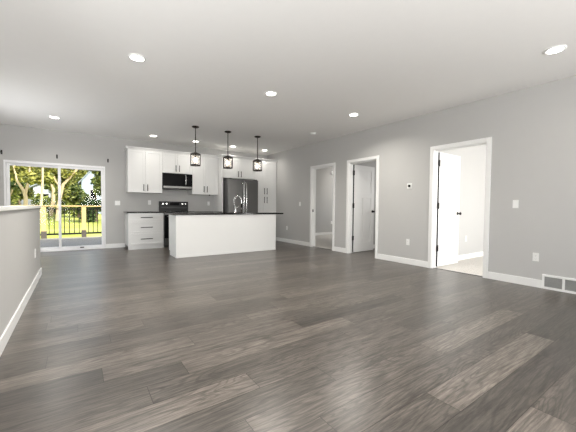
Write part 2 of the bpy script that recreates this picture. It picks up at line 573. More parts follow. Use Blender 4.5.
bb('baseboard_bedroom', [(5.3, XE, 3.1 - BT, 3.0995, .004, BH)])
bb('baseboard_partition', [(XR + T + CT, XE, 5.2 - BT, 5.1995, .004, BH), (XR + T + CT, XE, 5.3005, 5.3 + BT, .004, BH)])
bb('baseboard_corner_room', [(XR + T + CT, XE, YB - BT, YB - .0005, .004, BH)])

# ------------------------------------------------------------------ interior door leaves


def door_leaf(name, hx, hy, L, rot, hgt=2.055):
    """hinge edge at the origin, leaf along +x, thickness towards +y"""
    t = .035
    st, mid = .115, .105
    z0 = .012
    top = hgt
    lock = 1.285      # underside of the rail below the top panel
    bx = [(0, st, 0, t, z0, top), (L - st, L, 0, t, z0, top), (st, L - st, 0, t, z0, z0 + .22), (st, L - st, 0, t, top - .115, top), (st, L - st, 0, t, lock, lock + .12),
          (L / 2 - mid / 2, L / 2 + mid / 2, 0, t, z0 + .22, lock), (st - .01, L - st + .01, .009, t - .009, z0 + .1, top - .05)]
    o = bobj(name, bx, 'door', bev=.0025)
    o.location = (hx, hy, 0)
    o.rotation_euler = (0, 0, rot)
    o['kind'] = 'structure'
    for z in (.35, 1.105, 1.86):
        bm = bmesh.new()
        lathe(bm, [(.011, -.055), (.011, .055)], (-.012, -.008, z), seg=12)
        box(bm, -.004, -.0005, .001, .030, z - .05, z + .05)
        box(bm, -.058, -.010, -.0105, -.006, z - .05, z + .05)
        obj('hinge', bm, 'black', o)
    bm = bmesh.new()
    for s, y in ((-1, 0), (1, t)):
        lathe(bm, [(.031, y), (.031, y + s * .008), (.012, y + s * .012), (.012, y + s * .035), (.026, y + s * .043), (.029, y + s * .055), (.022, y + s * .066), (.004, y + s * .068)],
              (L - .065, 0, .965), axis='Y', seg=16)
    obj('knob', bm, 'black', o, smooth=True)
    bobj('hinge_gap_shade', [(-.005, -.0003, .002, t - .002, .02, top - .005)], 'dark', o)  # black strip standing in for the shade in the hinge gap
    bobj('latch_plate', [(L, L + .002, .006, t - .006, .93, 1.0)], 'black', o)
    return o


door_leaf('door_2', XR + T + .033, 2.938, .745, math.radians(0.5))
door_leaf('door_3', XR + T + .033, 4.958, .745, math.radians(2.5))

# ------------------------------------------------------------------ sliding glass door (door_1)
d1 = struct('door_1', [(SX0 + .001, SX1 - .001, YB - .012, YB + .12, SZ - .055, SZ - .001), (SX0 + .001, SX0 + .034, YB - .012, YB + .12, .0, SZ - .055), (SX1 - .034, SX1 - .001, YB - .012, YB + .12, .0, SZ - .055),
                       (SX0 + .034, SX1 - .034, YB - .012, YB + .12, 0.0, .03)], 'vinyl', bev=.003)


def panel(name, x0, x1, y, parent):
    s = .05
    z0, z1 = .031, SZ - .056
    o = bobj(name, [(x0, x0 + s, y, y + .035, z0, z1), (x1 - s, x1, y, y + .035, z0, z1), (x0 + s, x1 - s, y, y + .035, z0, z0 + .065), (x0 + s, x1 - s, y, y + .035, z1 - .05, z1)], 'vinyl', parent, bev=.003)
    bobj('pane', [(x0 + s, x1 - s, y + .014, y + .019, z0 + .065, z1 - .05)], 'glass', o)
    return o


pf = panel('fixed_panel', SX0 + .035, -.300, YB + .065, d1)
ps = panel('sliding_panel', -.352, SX1 - .035, YB + .02, d1)
bobj('handle', [(SX1 - .067, SX1 - .053, YB - .022, YB + .02, .92, .94), (SX1 - .067, SX1 - .053, YB - .022, YB + .02, 1.10, 1.12), (SX1 - .070, SX1 - .050, YB - .034, YB - .020, .90, 1.14)], 'vinyl', ps, bev=.002)
bobj('foot_lock', [(.05, .13, YB + .000, YB + .02, .05, .072)], 'black', ps, bev=.003)

# ------------------------------------------------------------------ kitchen


def shaker(name, x0, x1, z0, z1, y, mat, parent, fw=.058, t=.02):
    """shaker front facing -y, its back face at y"""
    bx = [(x0, x0 + fw, y - t, y, z0, z1), (x1 - fw, x1, y - t, y, z0, z1), (x0 + fw, x1 - fw, y - t, y, z0, z0 + fw), (x0 + fw, x1 - fw, y - t, y, z1 - fw, z1),
          (x0 + fw - .004, x1 - fw + .004, y - t + .010, y - .003, z0 + fw - .004, z1 - fw + .004)]
    return bobj(name, bx, mat, parent, bev=.0012)


def bar_handle(parent, x, y, z, length, vertical=True):
    bm = bmesh.new()
    r = .0085
    if vertical:
        tube(bm, [(x, y - .03, z - length / 2), (x, y - .03, z + length / 2)], r, 8)
        for s in (-1, 1):
            tube(bm, [(x, y, z + s * length * .36), (x, y - .03, z + s * length * .36)], .005, 8)
    else:
        tube(bm, [(x - length / 2, y - .03, z), (x + length / 2, y - .03, z)], r, 8)
        for s in (-1, 1):
            tube(bm, [(x + s * length * .36, y, z), (x + s * length * .36, y - .03, z)], .005, 8)
    return obj('handle', bm, 'black', parent)


def door_pair(t, x0, x1, z0, z1, y, hz, gap=.003, hl=.165):
    c = (x0 + x1) / 2
    for i, (a, b_) in enumerate(((x0 + gap, c - gap / 2), (c + gap / 2, x1 - gap))):
        d = shaker('door', a, b_, z0 + gap, z1 - gap, y, 'cabinet', t)
        hx = c - .045 if i == 0 else c + .045
        bar_handle(d, hx, y - .02, hz, hl)


def upper(label, x0, x1, z0, depth, top=2.44, hz=None):
    t = thing('wall_cabinet', label, 'cabinet', (x0, YB - .001, z0))
    w, h = x1 - x0, top - z0
    bobj('body', [(0.0005, w - .0005, -depth + .021, 0, 0, h)], 'cabinet', t)
    door_pair(t, 0, w, 0.0, h, -depth + .0205, hz - z0)
    return t


upper('white wall cabinet left of the microwave, tall with two doors', 1.022, 1.818, 1.385, .35, hz=1.51)
upper('short white wall cabinet above the black microwave', 1.818, 2.585, 1.92, .35, hz=2.045)
upper('white wall cabinet between the microwave and the steel fridge', 2.585, 3.328, 1.385, .35, hz=1.53)
upper('deep white cabinet above the steel fridge', 3.366, 4.362, 1.862, .63, hz=1.985)
# the tall side panel between uppers and fridge
tag(bobj('fridge_side_panel', [(3.332, 3.364, YB - .635, YB - .001, 0, 2.44)], 'cabinet', bev=.001), 'tall white end panel standing at the left side of the fridge', 'panel')
# pantry
t = thing('pantry_cabinet', 'full height white pantry cabinet between fridge and right wall', 'cabinet', (4.366, YB - .001, 0))
pw = 5.098 - 4.366
bobj('body', [(0, pw, -.609, 0, .10, 2.44)], 'cabinet', t)
bobj('toe_kick', [(0, pw, -.54, -.50, 0, .10)], 'cabinet', t)
door_pair(t, 0, pw, 1.392, 2.44, -.6095, 1.53, hl=.19)
door_pair(t, 0, pw, .11, 1.388, -.6095, 1.265, hl=.19)
bobj('filler', [(pw, pw + .043, -.60, -.57, .0, 2.44)], 'cabinet', t)


# crown moulding along the tops, following the two depths
def crown(bm, x0, x1, y):
    prof = [(0.0, 0.0), (-.012, 0.0), (-.018, .02), (-.040, .045), (-.045, .055), (-.045, .062), (0.0, .062)]
    ra = [bm.verts.new((x0, y + a, 2.441 + c)) for a, c in prof]
    rb = [bm.verts.new((x1, y + a, 2.441 + c)) for a, c in prof]
    n = len(prof)
    for i in range(n):
        bm.faces.new((ra[i], ra[(i + 1) % n], rb[(i + 1) % n], rb[i]))
    bm.faces.new(ra)
    bm.faces.new(list(reversed(rb)))


bm = bmesh.new()
crown(bm, 1.0, 3.33, YB - .342)
crown(bm, 3.32, 5.14, YB - .62)
box(bm, .985, 1.03, YB - .385, YB - .002, 2.441, 2.503)
box(bm, 3.30, 3.345, YB - .66, YB - .34, 2.441, 2.503)
tag(obj('crown_moulding', bm, 'cabinet'), 'white crown moulding running along the tops of the kitchen cabinets', 'moulding')

# base cabinets along the back wall
t = thing('drawer_cabinet', 'white three drawer base cabinet left of the range', 'cabinet', (.992, YB - .001, 0))
w = .798
bobj('body', [(0, w, -.609, 0, .085, .878)], 'cabinet', t)
bobj('toe_kick', [(0.0, w, -.60, -.55, 0, .085)], 'cabinet', t)
for a, b_ in ((.672, .872), (.392, .668), (.112, .388)):
    d = shaker('drawer', .012, w - .012, a, b_, -.6095, 'cabinet', t, fw=.045)
    bar_handle(d, w / 2, -.6295, (a + b_) / 2 + .005, .27, False)
t = thing('base_cabinet', 'white base cabinet behind the island right of the range', 'cabinet', (2.567, YB - .001, 0))
w = .762
bobj('body', [(0, w, -.609, 0, .10, .878)], 'cabinet', t)
bobj('toe_kick', [(0, w, -.54, -.50, 0, .10)], 'cabinet', t)
d = shaker('drawer', .004, w - .004, .70, .872, -.6095, 'cabinet', t, fw=.045)
bar_handle(d, w / 2, -.6295, .786, .2, False)
door_pair(t, 0, w, .11, .695, -.6095, .58)
tag(bobj('countertop', [(.958, 1.796, YB - .645, YB - .001, .8785, .912)], 'granite', bev=.003), 'short black granite worktop on the drawer cabinet left of the range', 'countertop')
tag(bobj('countertop', [(2.563, 3.331, YB - .645, YB - .001, .8785, .912)], 'granite', bev=.003), 'black granite worktop between the range and the fridge', 'countertop')

# range
t = thing('electric_range', 'stainless steel freestanding range with black glass oven door', 'range', (2.18, YB - .004, 0))
hw = .378
bobj('body', [(-hw, hw, -.63, -.0, .03, .895)], 'steel_dark', t, bev=.003)
bobj('cooktop', [(-hw, hw, -.66, -.075, .896, .916)], 'blackglass', t, bev=.003)
dr = bobj('oven_door', [(-hw + .004, hw - .004, -.662, -.631, .245, .83)], 'blackglass', t, bev=.004)
bm = bmesh.new()
tube(bm, [(-hw + .05, -.70, .79), (hw - .05, -.70, .79)], .011, 10)
for s in (-1, 1):
    tube(bm, [(s * (hw - .07), -.66, .79), (s * (hw - .07), -.70, .79)], .009, 8)
obj('handle', bm, 'steel', dr, smooth=True)
bobj('control_strip', [(-hw + .002, hw - .002, -.66, -.631, .832, .894)], 'steel', t, bev=.003)
bobj('storage_drawer', [(-hw + .004, hw - .004, -.66, -.631, .065, .241)], 'steel', t, bev=.004)
bg = bobj('backguard', [(-hw, hw, -.075, 0, .896, 1.178)], 'rangeblack', t, bev=.006)
bobj('display', [(-.11, .13, -.079, -.0745, 1.075, 1.15)], 'blackglass', bg)
bobj('trim_line', [(-hw + .05, hw - .02, -.078, -.0745, 1.00, 1.03)], 'dark', bg)
for x in (-.29, -.20, .22, .30):
    bm = bmesh.new()
    lathe(bm, [(.026, -.0755), (.026, -.09), (.021, -.105), (.004, -.106)], (x, 0, 1.112), axis='Y', seg=16)
    obj('knob', bm, 'chrome', bg, smooth=True)
for x, y, r in ((-.19, -.48, .10), (.19, -.48, .085), (-.19, -.22, .075), (.19, -.22, .10)):
    bm = bmesh.new()
    lathe(bm, [(r - .004, .9161), (r - .004, .9166), (r, .9166), (r, .9161)], (x, y, 0), seg=28, caps=False)
    obj('burner_ring', bm, 'grille', t)

# microwave
t = thing('microwave', 'black over the range microwave with a steel lower band', 'microwave', (1.824, YB - .003, 1.497))
w, dp, h = .756, .40, .416
bobj('body', [(0, w, -dp + .03, 0, 0, h)], 'dark', t, bev=.003)
dr = bobj('door', [(0.002, w * .80, -dp, -dp + .0295, .085, h - .006)], 'blackglass', t, bev=.004)
bm = bmesh.new()
tube(bm, [(w * .80 - .035, -dp - .008, .12), (w * .80 - .033, -dp - .034, .16), (w * .80 - .033, -dp - .04, .25), (w * .80 - .033, -dp - .034, .35), (w * .80 - .035, -dp - .008, .39)], .013, 10)
obj('handle', bm, 'chrome', dr, smooth=True)
bobj('control_panel', [(w * .80 + .003, w - .002, -dp, -dp + .0295, .085, h - .006)], 'blackglass', t, bev=.004)
bobj('lower_band', [(0.002, w - .002, -dp, -dp + .0295, .03, .082)], 'steel', t, bev=.004)
bobj('vent_strip', [(0.01, w - .01, -dp + .005, -dp + .0295, .003, .028)], 'dark', t)

# fridge
t = thing('refrigerator', 'stainless steel french door refrigerator behind the island', 'refrigerator', (3.392, YB - .04, 0))
w, h = .915, 1.80
bobj('body', [(0, w, -.80, 0, .02, h)], 'steel_dark', t, bev=.004)
c = .468
for i, (a, b_) in enumerate(((0.0, c - .002), (c + .002, w))):
    dr = bobj('door', [(a, b_, -.90, -.803, .62, h + .012)], 'steel', t, bev=.008)
    hx = c - .035 if i == 0 else c + .045
    bm = bmesh.new()
    tube(bm, [(hx, -.90, .74), (hx, -.93, .78)] + [(hx, -.945 - .02 * math.sin(math.pi * q / 8), .80 + .86 * q / 8) for q in range(9)] + [(hx, -.93, 1.69), (hx, -.90, 1.73)], .013, 10)
    obj('handle', bm, 'chrome', dr, smooth=True)
dr = bobj('freezer_drawer', [(0, w, -.90, -.803, .06, .612)], 'steel', t, bev=.008)
bm = bmesh.new()
tube(bm, [(.08, -.90, .52), (.10, -.95, .52), (w - .10, -.95, .52), (w - .08, -.90, .52)], .013, 10)
obj('handle', bm, 'chrome', dr, smooth=True)
for a in (.02, w - .10):
    bobj('hinge_cover', [(a, a + .08, -.88, -.70, h + .0125, h + .03)], 'dark', t, bev=.004)

# island
IX0, IX1, IY0, IY1 = 1.642, 4.034, 6.357, 6.96
t = thing('kitchen_island', 'long white panelled kitchen island in front of the kitchen', 'island', (IX0, IY0, 0))
iw, idp = IX1 - IX0, IY1 - IY0
bobj('front_panel', [(.018, iw - .02, .004, .022, .0, .877)], 'cabinet', t)
bobj('corner_trim', [(0, .018, 0, .04, 0, .877)], 'cabinet', t, bev=.001)
bobj('corner_trim', [(iw - .02, iw, 0, .04, 0, .877)], 'cabinet', t, bev=.001)
bobj('side_panel', [(.004, .018, .04, idp - .02, .10, .877), (.004, .018, .04, idp - .09, 0, .10)], 'cabinet', t)
bobj('side_panel', [(iw - .02, iw - .004, .04, idp - .02, .10, .877), (iw - .02, iw - .004, .04, idp - .09, 0, .10)], 'cabinet', t)
bobj('base_strip', [(.018, iw - .02, -.004, .004, 0, .05)], 'cabinet', t, bev=.002)
bobj('bottom_shelf', [(.018, iw - .02, .03, idp - .021, .10, .118)], 'cabinet', t)
bobj('toe_kick', [(.018, iw - .02, idp - .09, idp - .075, 0, .10)], 'cabinet', t)
for i in range(4):
    a = .004 + i * (iw - .008) / 4
    d = shaker('door', a + .002, a + (iw - .008) / 4 - .002, .11, .873, idp, 'cabinet', t)
    hx = a + (.06 if i % 2 else (iw - .008) / 4 - .06)
    bm = bmesh.new()
    tube(bm, [(hx, idp + .03, .68), (hx, idp + .03, .84)], .0065, 8)
    for s in (.705, .815):
        tube(bm, [(hx, idp, s), (hx, idp + .03, s)], .005, 8)
    obj('handle', bm, 'black', d)
# worktop with a sink cut-out
CX0, CX1, CY0, CY1 = 1.578, 4.238, 6.325, 7.03
sx0, sx1, sy0, sy1 = 2.66, 3.36, 6.42, 6.79
tag(bobj('countertop', [(CX0, sx0, CY0, CY1, .8785, .912), (sx1, CX1, CY0, CY1, .8785, .912), (sx0, sx1, CY0, sy0, .8785, .912), (sx0, sx1, sy1, CY1, .8785, .912)], 'granite'),
    'long black granite worktop on top of the white island', 'countertop')
tag(bobj('sink', [(sx0 + .002, sx1 - .002, sy0 + .002, sy1 - .002, .66, .664), (sx0 + .002, sx0 + .006, sy0 + .002, sy1 - .002, .664, .878), (sx1 - .006, sx1 - .002, sy0 + .002, sy1 - .002, .664, .878),
                  (sx0 + .006, sx1 - .006, sy0 + .002, sy0 + .006, .664, .878), (sx0 + .006, sx1 - .006, sy1 - .006, sy1 - .002, .664, .878)], 'steel'),
    'steel sink bowl set into the island worktop below the faucet', 'sink')
# faucet
t = thing('kitchen_faucet', 'tall gooseneck chrome faucet standing on the island worktop', 'faucet', (3.185, 6.86, .912))
bm = bmesh.new()
lathe(bm, [(.030, 0), (.030, .012), (.022, .02), (.022, .15), (.016, .16), (.004, .165)], seg=16)
obj('base', bm, 'chrome', t, smooth=True)
bm = bmesh.new()
pts = [(-.012, 0, .14), (-.036, -.00, .19)]
for q in range(0, 13):
    a = math.pi * (1 - q / 12)
    pts.append((.05 + .092 * math.cos(a), -.04 * q / 12, .29 + .11 * math.sin(a)))
pts.append((.145, -.04, .22))
tube(bm, pts, .0105, 10)
obj('spout', bm, 'chrome', t, smooth=True)
bm = bmesh.new()
lathe(bm, [(.017, .12), (.021, .15), (.021, .21), (.014, .225)], (.145, -.04, 0), seg=14)
obj('spray_head', bm, 'black', t, smooth=True)
bm = bmesh.new()
tube(bm, [(.02, 0, .11), (.065, 0, .125), (.095, 0, .16)], .009, 8)
obj('lever', bm, 'chrome', t, smooth=True)
t = thing('soap_dispenser', 'small dark soap dispenser on the island beside the chrome faucet', 'soap dispenser', (3.36, 6.89, .912))
bm = bmesh.new()
lathe(bm, [(.022, 0), (.022, .01), (.013, .016), (.013, .05), (.017, .055), (.017, .075), (.004, .078)], seg=14)
obj('pump', bm, 'bronze', t, smooth=True)
bm = bmesh.new()
tube(bm, [(0, 0, .066), (-.05, -.02, .066), (-.06, -.024, .055)], .006, 8)
obj('nozzle', bm, 'bronze', t, smooth=True)
# small black hook below the right-hand upper
bm = bmesh.new()
lathe(bm, [(.016, 0), (.016, -.012), (.010, -.018), (.010, -.03), (.003, -.032)], (3.085, YB - .33, 1.384), seg=12)
tag(obj('cabinet_puck', bm, 'black', smooth=True), 'small black knob shaped fitting under the wall cabinet right of the microwave', 'fitting')

# ------------------------------------------------------------------ pendants
def make_pendant():
    t = thing('pendant_light', '', 'pendant light')
    bm = bmesh.new()
    lathe(bm, [(.075, 0), (.075, -.012), (.055, -.026), (.012, -.03)], seg=24)
    obj('canopy', bm, 'bronze', t, smooth=True)
    bm = bmesh.new()
    lathe(bm, [(.0085, -.028), (.0085, -.54)], seg=10)
    obj('rod', bm, 'bronze', t, smooth=True)
    R = .110
    zt, zb = -.585, -.825
    bm = bmesh.new()
    lathe(bm, [(.016, -.535), (.030, -.545), (R + .008, -.58), (R + .008, -.592), (.02, -.592)], seg=6)
    fr = obj('cage_top', bm, 'bronze', t)
    bm = bmesh.new()
    ring = [(R + .008, zb), (R + .008, zb + .020), (R - .014, zb + .020), (R - .014, zb), (R + .008, zb)]
    lathe(bm, ring, seg=6, caps=False)
    obj('cage_ring', bm, 'bronze', t)
    for i in range(6):
        a = 2 * math.pi * i / 6
        bm = bmesh.new()
        tube(bm, [(R * math.cos(a), R * math.sin(a), zt), (R * math.cos(a), R * math.sin(a), zb + .006)], .0085, 6)
        obj('bar', bm, 'bronze', fr)
    bm = bmesh.new()
    lathe(bm, [(.068, -.80), (.068, -.600)], seg=24, caps=False)
    obj('glass_shade', bm, 'pglass', t, smooth=True)
    bm = bmesh.new()
    lathe(bm, [(.016, -.593), (.016, -.64)], seg=12)
    so = obj('socket', bm, 'bronze', t)
    bm = bmesh.new()
    lathe(bm, [(.012, -.641), (.022, -.665), (.032, -.70), (.030, -.735), (.016, -.758), (.003, -.764)], seg=16)
    obj('bulb', bm, 'bulb', so, smooth=True)
    return t


add_pend = []
PEND = [((2.073, 6.454), 'dark bronze lantern pendant at left of the three above the island'),
        ((2.802, 6.446), 'dark bronze lantern pendant in the middle of the three above the island'),
        ((3.572, 6.47), 'dark bronze lantern pendant at right of the three above the island')]
p0 = make_pendant()
for i, ((x, y), lab) in enumerate(PEND):
    t = p0 if i == 0 else copy_tree(p0)
    t.location = (x, y, H - .0005)
    t.rotation_euler = (0, 0, math.radians(12))
    tag(t, lab, 'pendant light', 'lantern pendants above the island')
    add_light('pendant_lamp', 'POINT', (0, 0, -.71), 60, (1.0, .88, .72), parent=t, shadow_soft_size=.03)


# ------------------------------------------------------------------ recessed lights
def make_can():
    t = thing('recessed_light', '', 'recessed light')
    bm = bmesh.new()
    lathe(bm, [(.070, -.001), (.070, -.010), (.084, -.012), (.092, -.006), (.094, 0.0)], seg=32, caps=False)
    obj('trim_ring', bm, 'trim', t, smooth=True)
    bm = bmesh.new()
    lathe(bm, [(.070, -.003), (.068, -.009), (.040, -.013), (.004, -.014)], seg=28)
    obj('lens', bm, 'lens', t, smooth=True)
    return t


CANS = [(.576, 3.864, 'lit recessed ceiling light at left of the front row, above open floor'), (4.142, 1.088, 'lit recessed ceiling light nearest the camera by the right wall'),
        (2.374, 3.90, 'lit recessed ceiling light in the middle of the front row'), (4.121, 3.90, 'lit recessed ceiling light near the smoke detector, outside the middle door'),
        (-.337, 7.384, 'lit recessed ceiling light in front of the sliding glass door'), (1.518, 7.895, 'lit recessed ceiling light above the drawer cabinet'),
        (2.545, 7.90, 'lit recessed ceiling light seen behind the left pendant rod'), (3.60, 7.93, 'lit recessed ceiling light in front of the fridge cabinet'),
        (4.60, 7.90, 'lit recessed ceiling light above the pantry')]
c0 = make_can()
for i, (x, y, lab) in enumerate(CANS):
    t = c0 if i == 0 else copy_tree(c0)
    t.location = (x, y, H - .0005)
    tag(t, lab, 'recessed light', 'recessed ceiling lights')
    add_light('can_lamp', 'AREA', (0, 0, -.02), ((33 if x < 1 else 17 if x < 4 else 19) if y > 2 else 2) if y < 6 else (12 if x < 0 else 3.4), (1.0, .955, .88), (0, 0, -1), parent=t, shape='DISK', size=.13, spread=math.radians(150))
# one in the corner room, out of sight above its door
add_light('corner_room_lamp', 'AREA', (8.5, 7.9, H - .02), 16, (1, .96, .9), (0, 0, -1), shape='DISK', size=.2)

# ceiling smoke detector, wall fittings
bm = bmesh.new()
lathe(bm, [(.066, 0), (.066, -.012), (.058, -.030), (.035, -.036), (.004, -.037)], (4.424, 5.405, H - .0005), seg=24)
tag(obj('smoke_detector', bm, 'plate', smooth=True), 'round white smoke detector on the living room ceiling', 'smoke detector')
t = thing('alarm_sounder', 'white alarm high on the grey wall seen through the narrow doorway', 'alarm', (8.05, YB - .0005, 2.37))
bm = bmesh.new()
lathe(bm, [(.075, 0), (.075, -.02), (.06, -.04), (.004, -.042)], axis='Y', seg=24)
obj('housing', bm, 'plate', t, smooth=True)
bm = bmesh.new()
lathe(bm, [(.016, -.042), (.016, -.046), (.003, -.047)], axis='Y', seg=12)
obj('sensor', bm, 'grille', t)


def plate_local(kind, gangs=1):
    """returns list of (name, boxes, mat); local frame: x along the wall, -y out of it, z up"""
    w = .035 + .023 * (gangs - 1) * 1.0
    out = [('cover', [(-w, w, -.006, 0, -.0575, .0575)], 'plate')]
    if kind == 'switch':
        for g in range(gangs):
            cx = (g - (gangs - 1) / 2) * .046
            out.append(('rocker', [(cx - .016, cx + .016, -.010, -.006, -.033, .033)], 'trim'))
    else:
        for s in (-1, 1):
            out.append(('receptacle', [(-.0165, .0165, -.0085, -.006, s * .0195 - .014, s * .0195 + .014)], 'trim'))
    return out


def fitting(name, label, cat, kind, loc, rot, gangs=1):
    t = thing(name, label, cat, loc, rot)
    for nm, bx, mt in plate_local(kind, gangs):
        o = bobj(nm, bx, mt, t, bev=.0012)
        if nm == 'receptacle':
            z = (bx[0][4] + bx[0][5]) / 2
            bobj('slots', [(-.0075, -.0055, -.0088, -.0084, z - .002, z + .007), (.0055, .0075, -.0088, -.0084, z - .002, z + .007), (-.002, .002, -.0088, -.0084, z - .010, z - .006)], 'dark', o)
    return t


RW = -math.pi / 2     # plates on the right wall face -x
e = .0004
fitting('light_switch', 'white switch plate on the grey wall right of the bright doorway', 'light switch', 'switch', (XR - e, 1.73, 1.133), RW)
fitting('electrical_outlet', 'white outlet low on the right wall above the floor grille', 'outlet', 'outlet', (XR - e, 1.478, .41), RW)
fitting('electrical_outlet', 'white outlet low on the wall under the thermostat', 'outlet', 'outlet', (XR - e, 3.433, .418), RW)
fitting('light_switch', 'white switch plate on the right wall left of the narrow doorway', 'light switch', 'switch', (XR - e, 6.844, 1.144), RW)
fitting('electrical_outlet', 'white outlet low on the right wall beside the island end', 'outlet', 'outlet', (XR - e, 7.477, .43), RW)
fitting('light_switch', 'wide white switch plate between sliding door and wall cabinet', 'light switch', 'switch', (.832, YB - e, 1.12), 0, 2)
fitting('electrical_outlet', 'white outlet above the worktop left of the range', 'outlet', 'outlet', (1.571, YB - e, 1.144), 0)
fitting('electrical_outlet', 'white outlet above the worktop between range and fridge', 'outlet', 'outlet', (3.173, YB - e, 1.138), 0)
fitting('electrical_outlet', 'white outlet low on the half wall near its far end', 'outlet', 'outlet', (XL + e, 5.21, .42), math.pi / 2)
fitting('electrical_outlet', 'white outlet on the bright bedroom wall beyond the open door', 'outlet', 'outlet', (6.655, 3.1 - e, .434), 0)
fitting('electrical_outlet', 'white outlet low on the far wall through the narrow doorway', 'outlet', 'outlet', (8.055, YB - e, .471), 0)

# thermostat
t = thing('thermostat', 'square white thermostat with a black round face on the right wall', 'thermostat', (XR - e, 3.422, 1.475), RW)
bobj('cover', [(-.05, .05, -.012, 0, -.05, .05)], 'plate', t, bev=.004)
bm = bmesh.new()
lathe(bm, [(.024, -.0121), (.024, -.026), (.020, -.030), (.003, -.031)], axis='Y', seg=24)
obj('dial', bm, 'blackglass', t, smooth=True)

# return-air grille along the right baseboard
t = thing('return_air_grille', 'white framed grey return air grille at the base of the right wall', 'vent', (XR - e, 1.40, 0.0), RW)
# local x runs towards the camera (-y)
n, sw, fw = 4, .208, .026
L = n * sw + fw - .0
bx = [(0, L, -.014, 0, 0.0, .03), (0, L, -.014, 0, .165, .192)]
for i in range(n + 1):
    bx.append((i * sw, i * sw + fw, -.014, 0, .03, .165))
bobj('frame', bx, 'trim', t, bev=.002)
for i in range(n):
    bm = bmesh.new()
    x0, x1 = i * sw + fw, (i + 1) * sw
    box(bm, x0, x1, -.003, 0, .03, .165)
    for q in range(9):
        z = .036 + q * .0145
        box(bm, x0, x1, -.010, -.003, z, z + .006)
    obj('louvers', bm, 'grille', t)

# curtain-rod brackets above the sliding door
for i, (x, lab) in enumerate(((-1.288, 'black curtain rod bracket above the left end of the sliding door'), (-.362, 'black curtain rod bracket above the middle of the sliding door'),
                              (.635, 'black curtain rod bracket above the right end of the sliding door'))):
    t = thing('curtain_rod_bracket', lab, 'bracket', (x, YB - e, 2.155), 0, 'curtain rod brackets')
    bobj('wall_plate', [(-.014, .014, -.005, 0, -.045, .045)], 'black', t, bev=.002)
    bm = bmesh.new()
    tube(bm, [(0, -.005, -.015), (0, -.07, -.015)], .007, 8)
    tube(bm, [(0, -.05, .008), (0, -.055, -.008), (0, -.07, -.016), (0, -.085, -.008), (0, -.09, .008)], .007, 8)
    obj('cradle', bm, 'black', t, smooth=True)

# ------------------------------------------------------------------ outdoors
# deck
bm = bmesh.new()
y = YB + .16
while y < 12.75:
    box(bm, -5.0, 5.0, y, y + .138, -.09, -.05)
    y += .145
deck = obj('deck_floor', bm, 'deck')
deck['kind'] = 'structure'
RY = 12.78
t = thing('deck_railing', 'yellow lumber deck railing with black balusters beyond the sliding door', 'railing', (0, RY, -.05))
posts = [-4.26, -3.17, -2.08, -.905, .19, 1.28, 2.37]
for x in posts:
    bobj('post', [(x - .066, x + .066, -.066, .066, 0, 1.05)], 'lumber', t, bev=.006)
    bobj('post_boot', [(x - .072, x + .072, -.075, .072, -.0, .24)], 'bracket', t, bev=.003)
bobj('top_rail', [(posts[0] - .1, posts[-1] + .1, -.085, .085, 1.051, 1.092)], 'lumber', t, bev=.006)
for a, b_ in zip(posts, posts[1:]):
    bobj('rail', [(a + .067, b_ - .067, -.016, .016, .955, .99)], 'black', t)
    bobj('rail', [(a + .067, b_ - .067, -.02, .02, .10, .155)], 'black', t)
    n = 7
    for q in range(n):
        x = a + .067 + (b_ - a - .134) * (q + .5) / n
        bobj('baluster', [(x - .0115, x + .0115, -.0115, .0115, .155, .955)], 'black', t)

# ground
def gz(y):
    return -.38 + min(max(y - 13, 0), 16) * .042


bm = bmesh.new()
g = 60
gv = []
for i in range(g + 1):
    row = []
    for j in range(g + 1):
        x, y = -60 + 120 * i / g, 12.9 + 90 * j / g
        z = gz(y) + .05 * math.sin(x * .21) * math.cos(y * .17)
        row.append(bm.verts.new((x, y, z - .05)))
    gv.append(row)
for i in range(g):
    for j in range(g):
        bm.faces.new((gv[i][j], gv[i + 1][j], gv[i + 1][j + 1], gv[i][j + 1]))
lawn = obj('lawn', bm, 'lawn', smooth=True)
lawn['kind'] = 'structure'


def leaves(name, mat, blobs, n, size, parent, loc=(0, 0, 0)):
    """blobs: (centre, radii); leaf clusters as small bent quads"""
    V, Fc, tn = [], [], []
    tot = sum(b_[1][0] * b_[1][1] * b_[1][2] for b_ in blobs) or 1
    for c, r in blobs:
        k = max(20, int(n * r[0] * r[1] * r[2] / tot))
        bt = random.uniform(-.28, .22)
        for _ in range(k):
            while True:
                d = Vector((random.uniform(-1, 1), random.uniform(-1, 1), random.uniform(-1, 1)))
                if .25 < d.length < 1:
                    break
            p_ = Vector((c[0] + d.x * r[0], c[1] + d.y * r[1], c[2] + d.z * r[2]))
            s = size * random.uniform(.55, 1.3)
            a = Vector((random.gauss(0, 1), random.gauss(0, 1), random.gauss(0, .6))).normalized()
            b2 = a.cross(Vector((random.gauss(0, 1), random.gauss(0, 1), random.gauss(0, 1)))).normalized()
            m_ = a.cross(b2) * s * .25
            i = len(V)
            V.extend([tuple(p_ - a * s), tuple(p_ + b2 * s * .5 + m_), tuple(p_ + a * s), tuple(p_ - b2 * s * .5 + m_)])
            Fc.append((i, i + 1, i + 2, i + 3))
            tn.append(min(1, max(0, random.betavariate(.9, 1.05) + bt)))
    me = bpy.data.meshes.new(name)
    me.from_pydata(V, [], Fc)
    at = me.attributes.new('tone', 'FLOAT', 'FACE')
    at.data.foreach_set('value', tn)
    me.materials.append(M[mat])
    o = bpy.data.objects.new(name, me)
    COL.objects.link(o)
    o.parent = parent
    o.location = loc
    return o


DEPTH = {'tall24': 25.8, 'garden25': 30.4, 'thick23.5': 21.6, 'slim22.5': 19.4, 'bending23': 28.2, 'yellow22': 23.7, 'dark25': 26.5, 'dark24': 23.0}


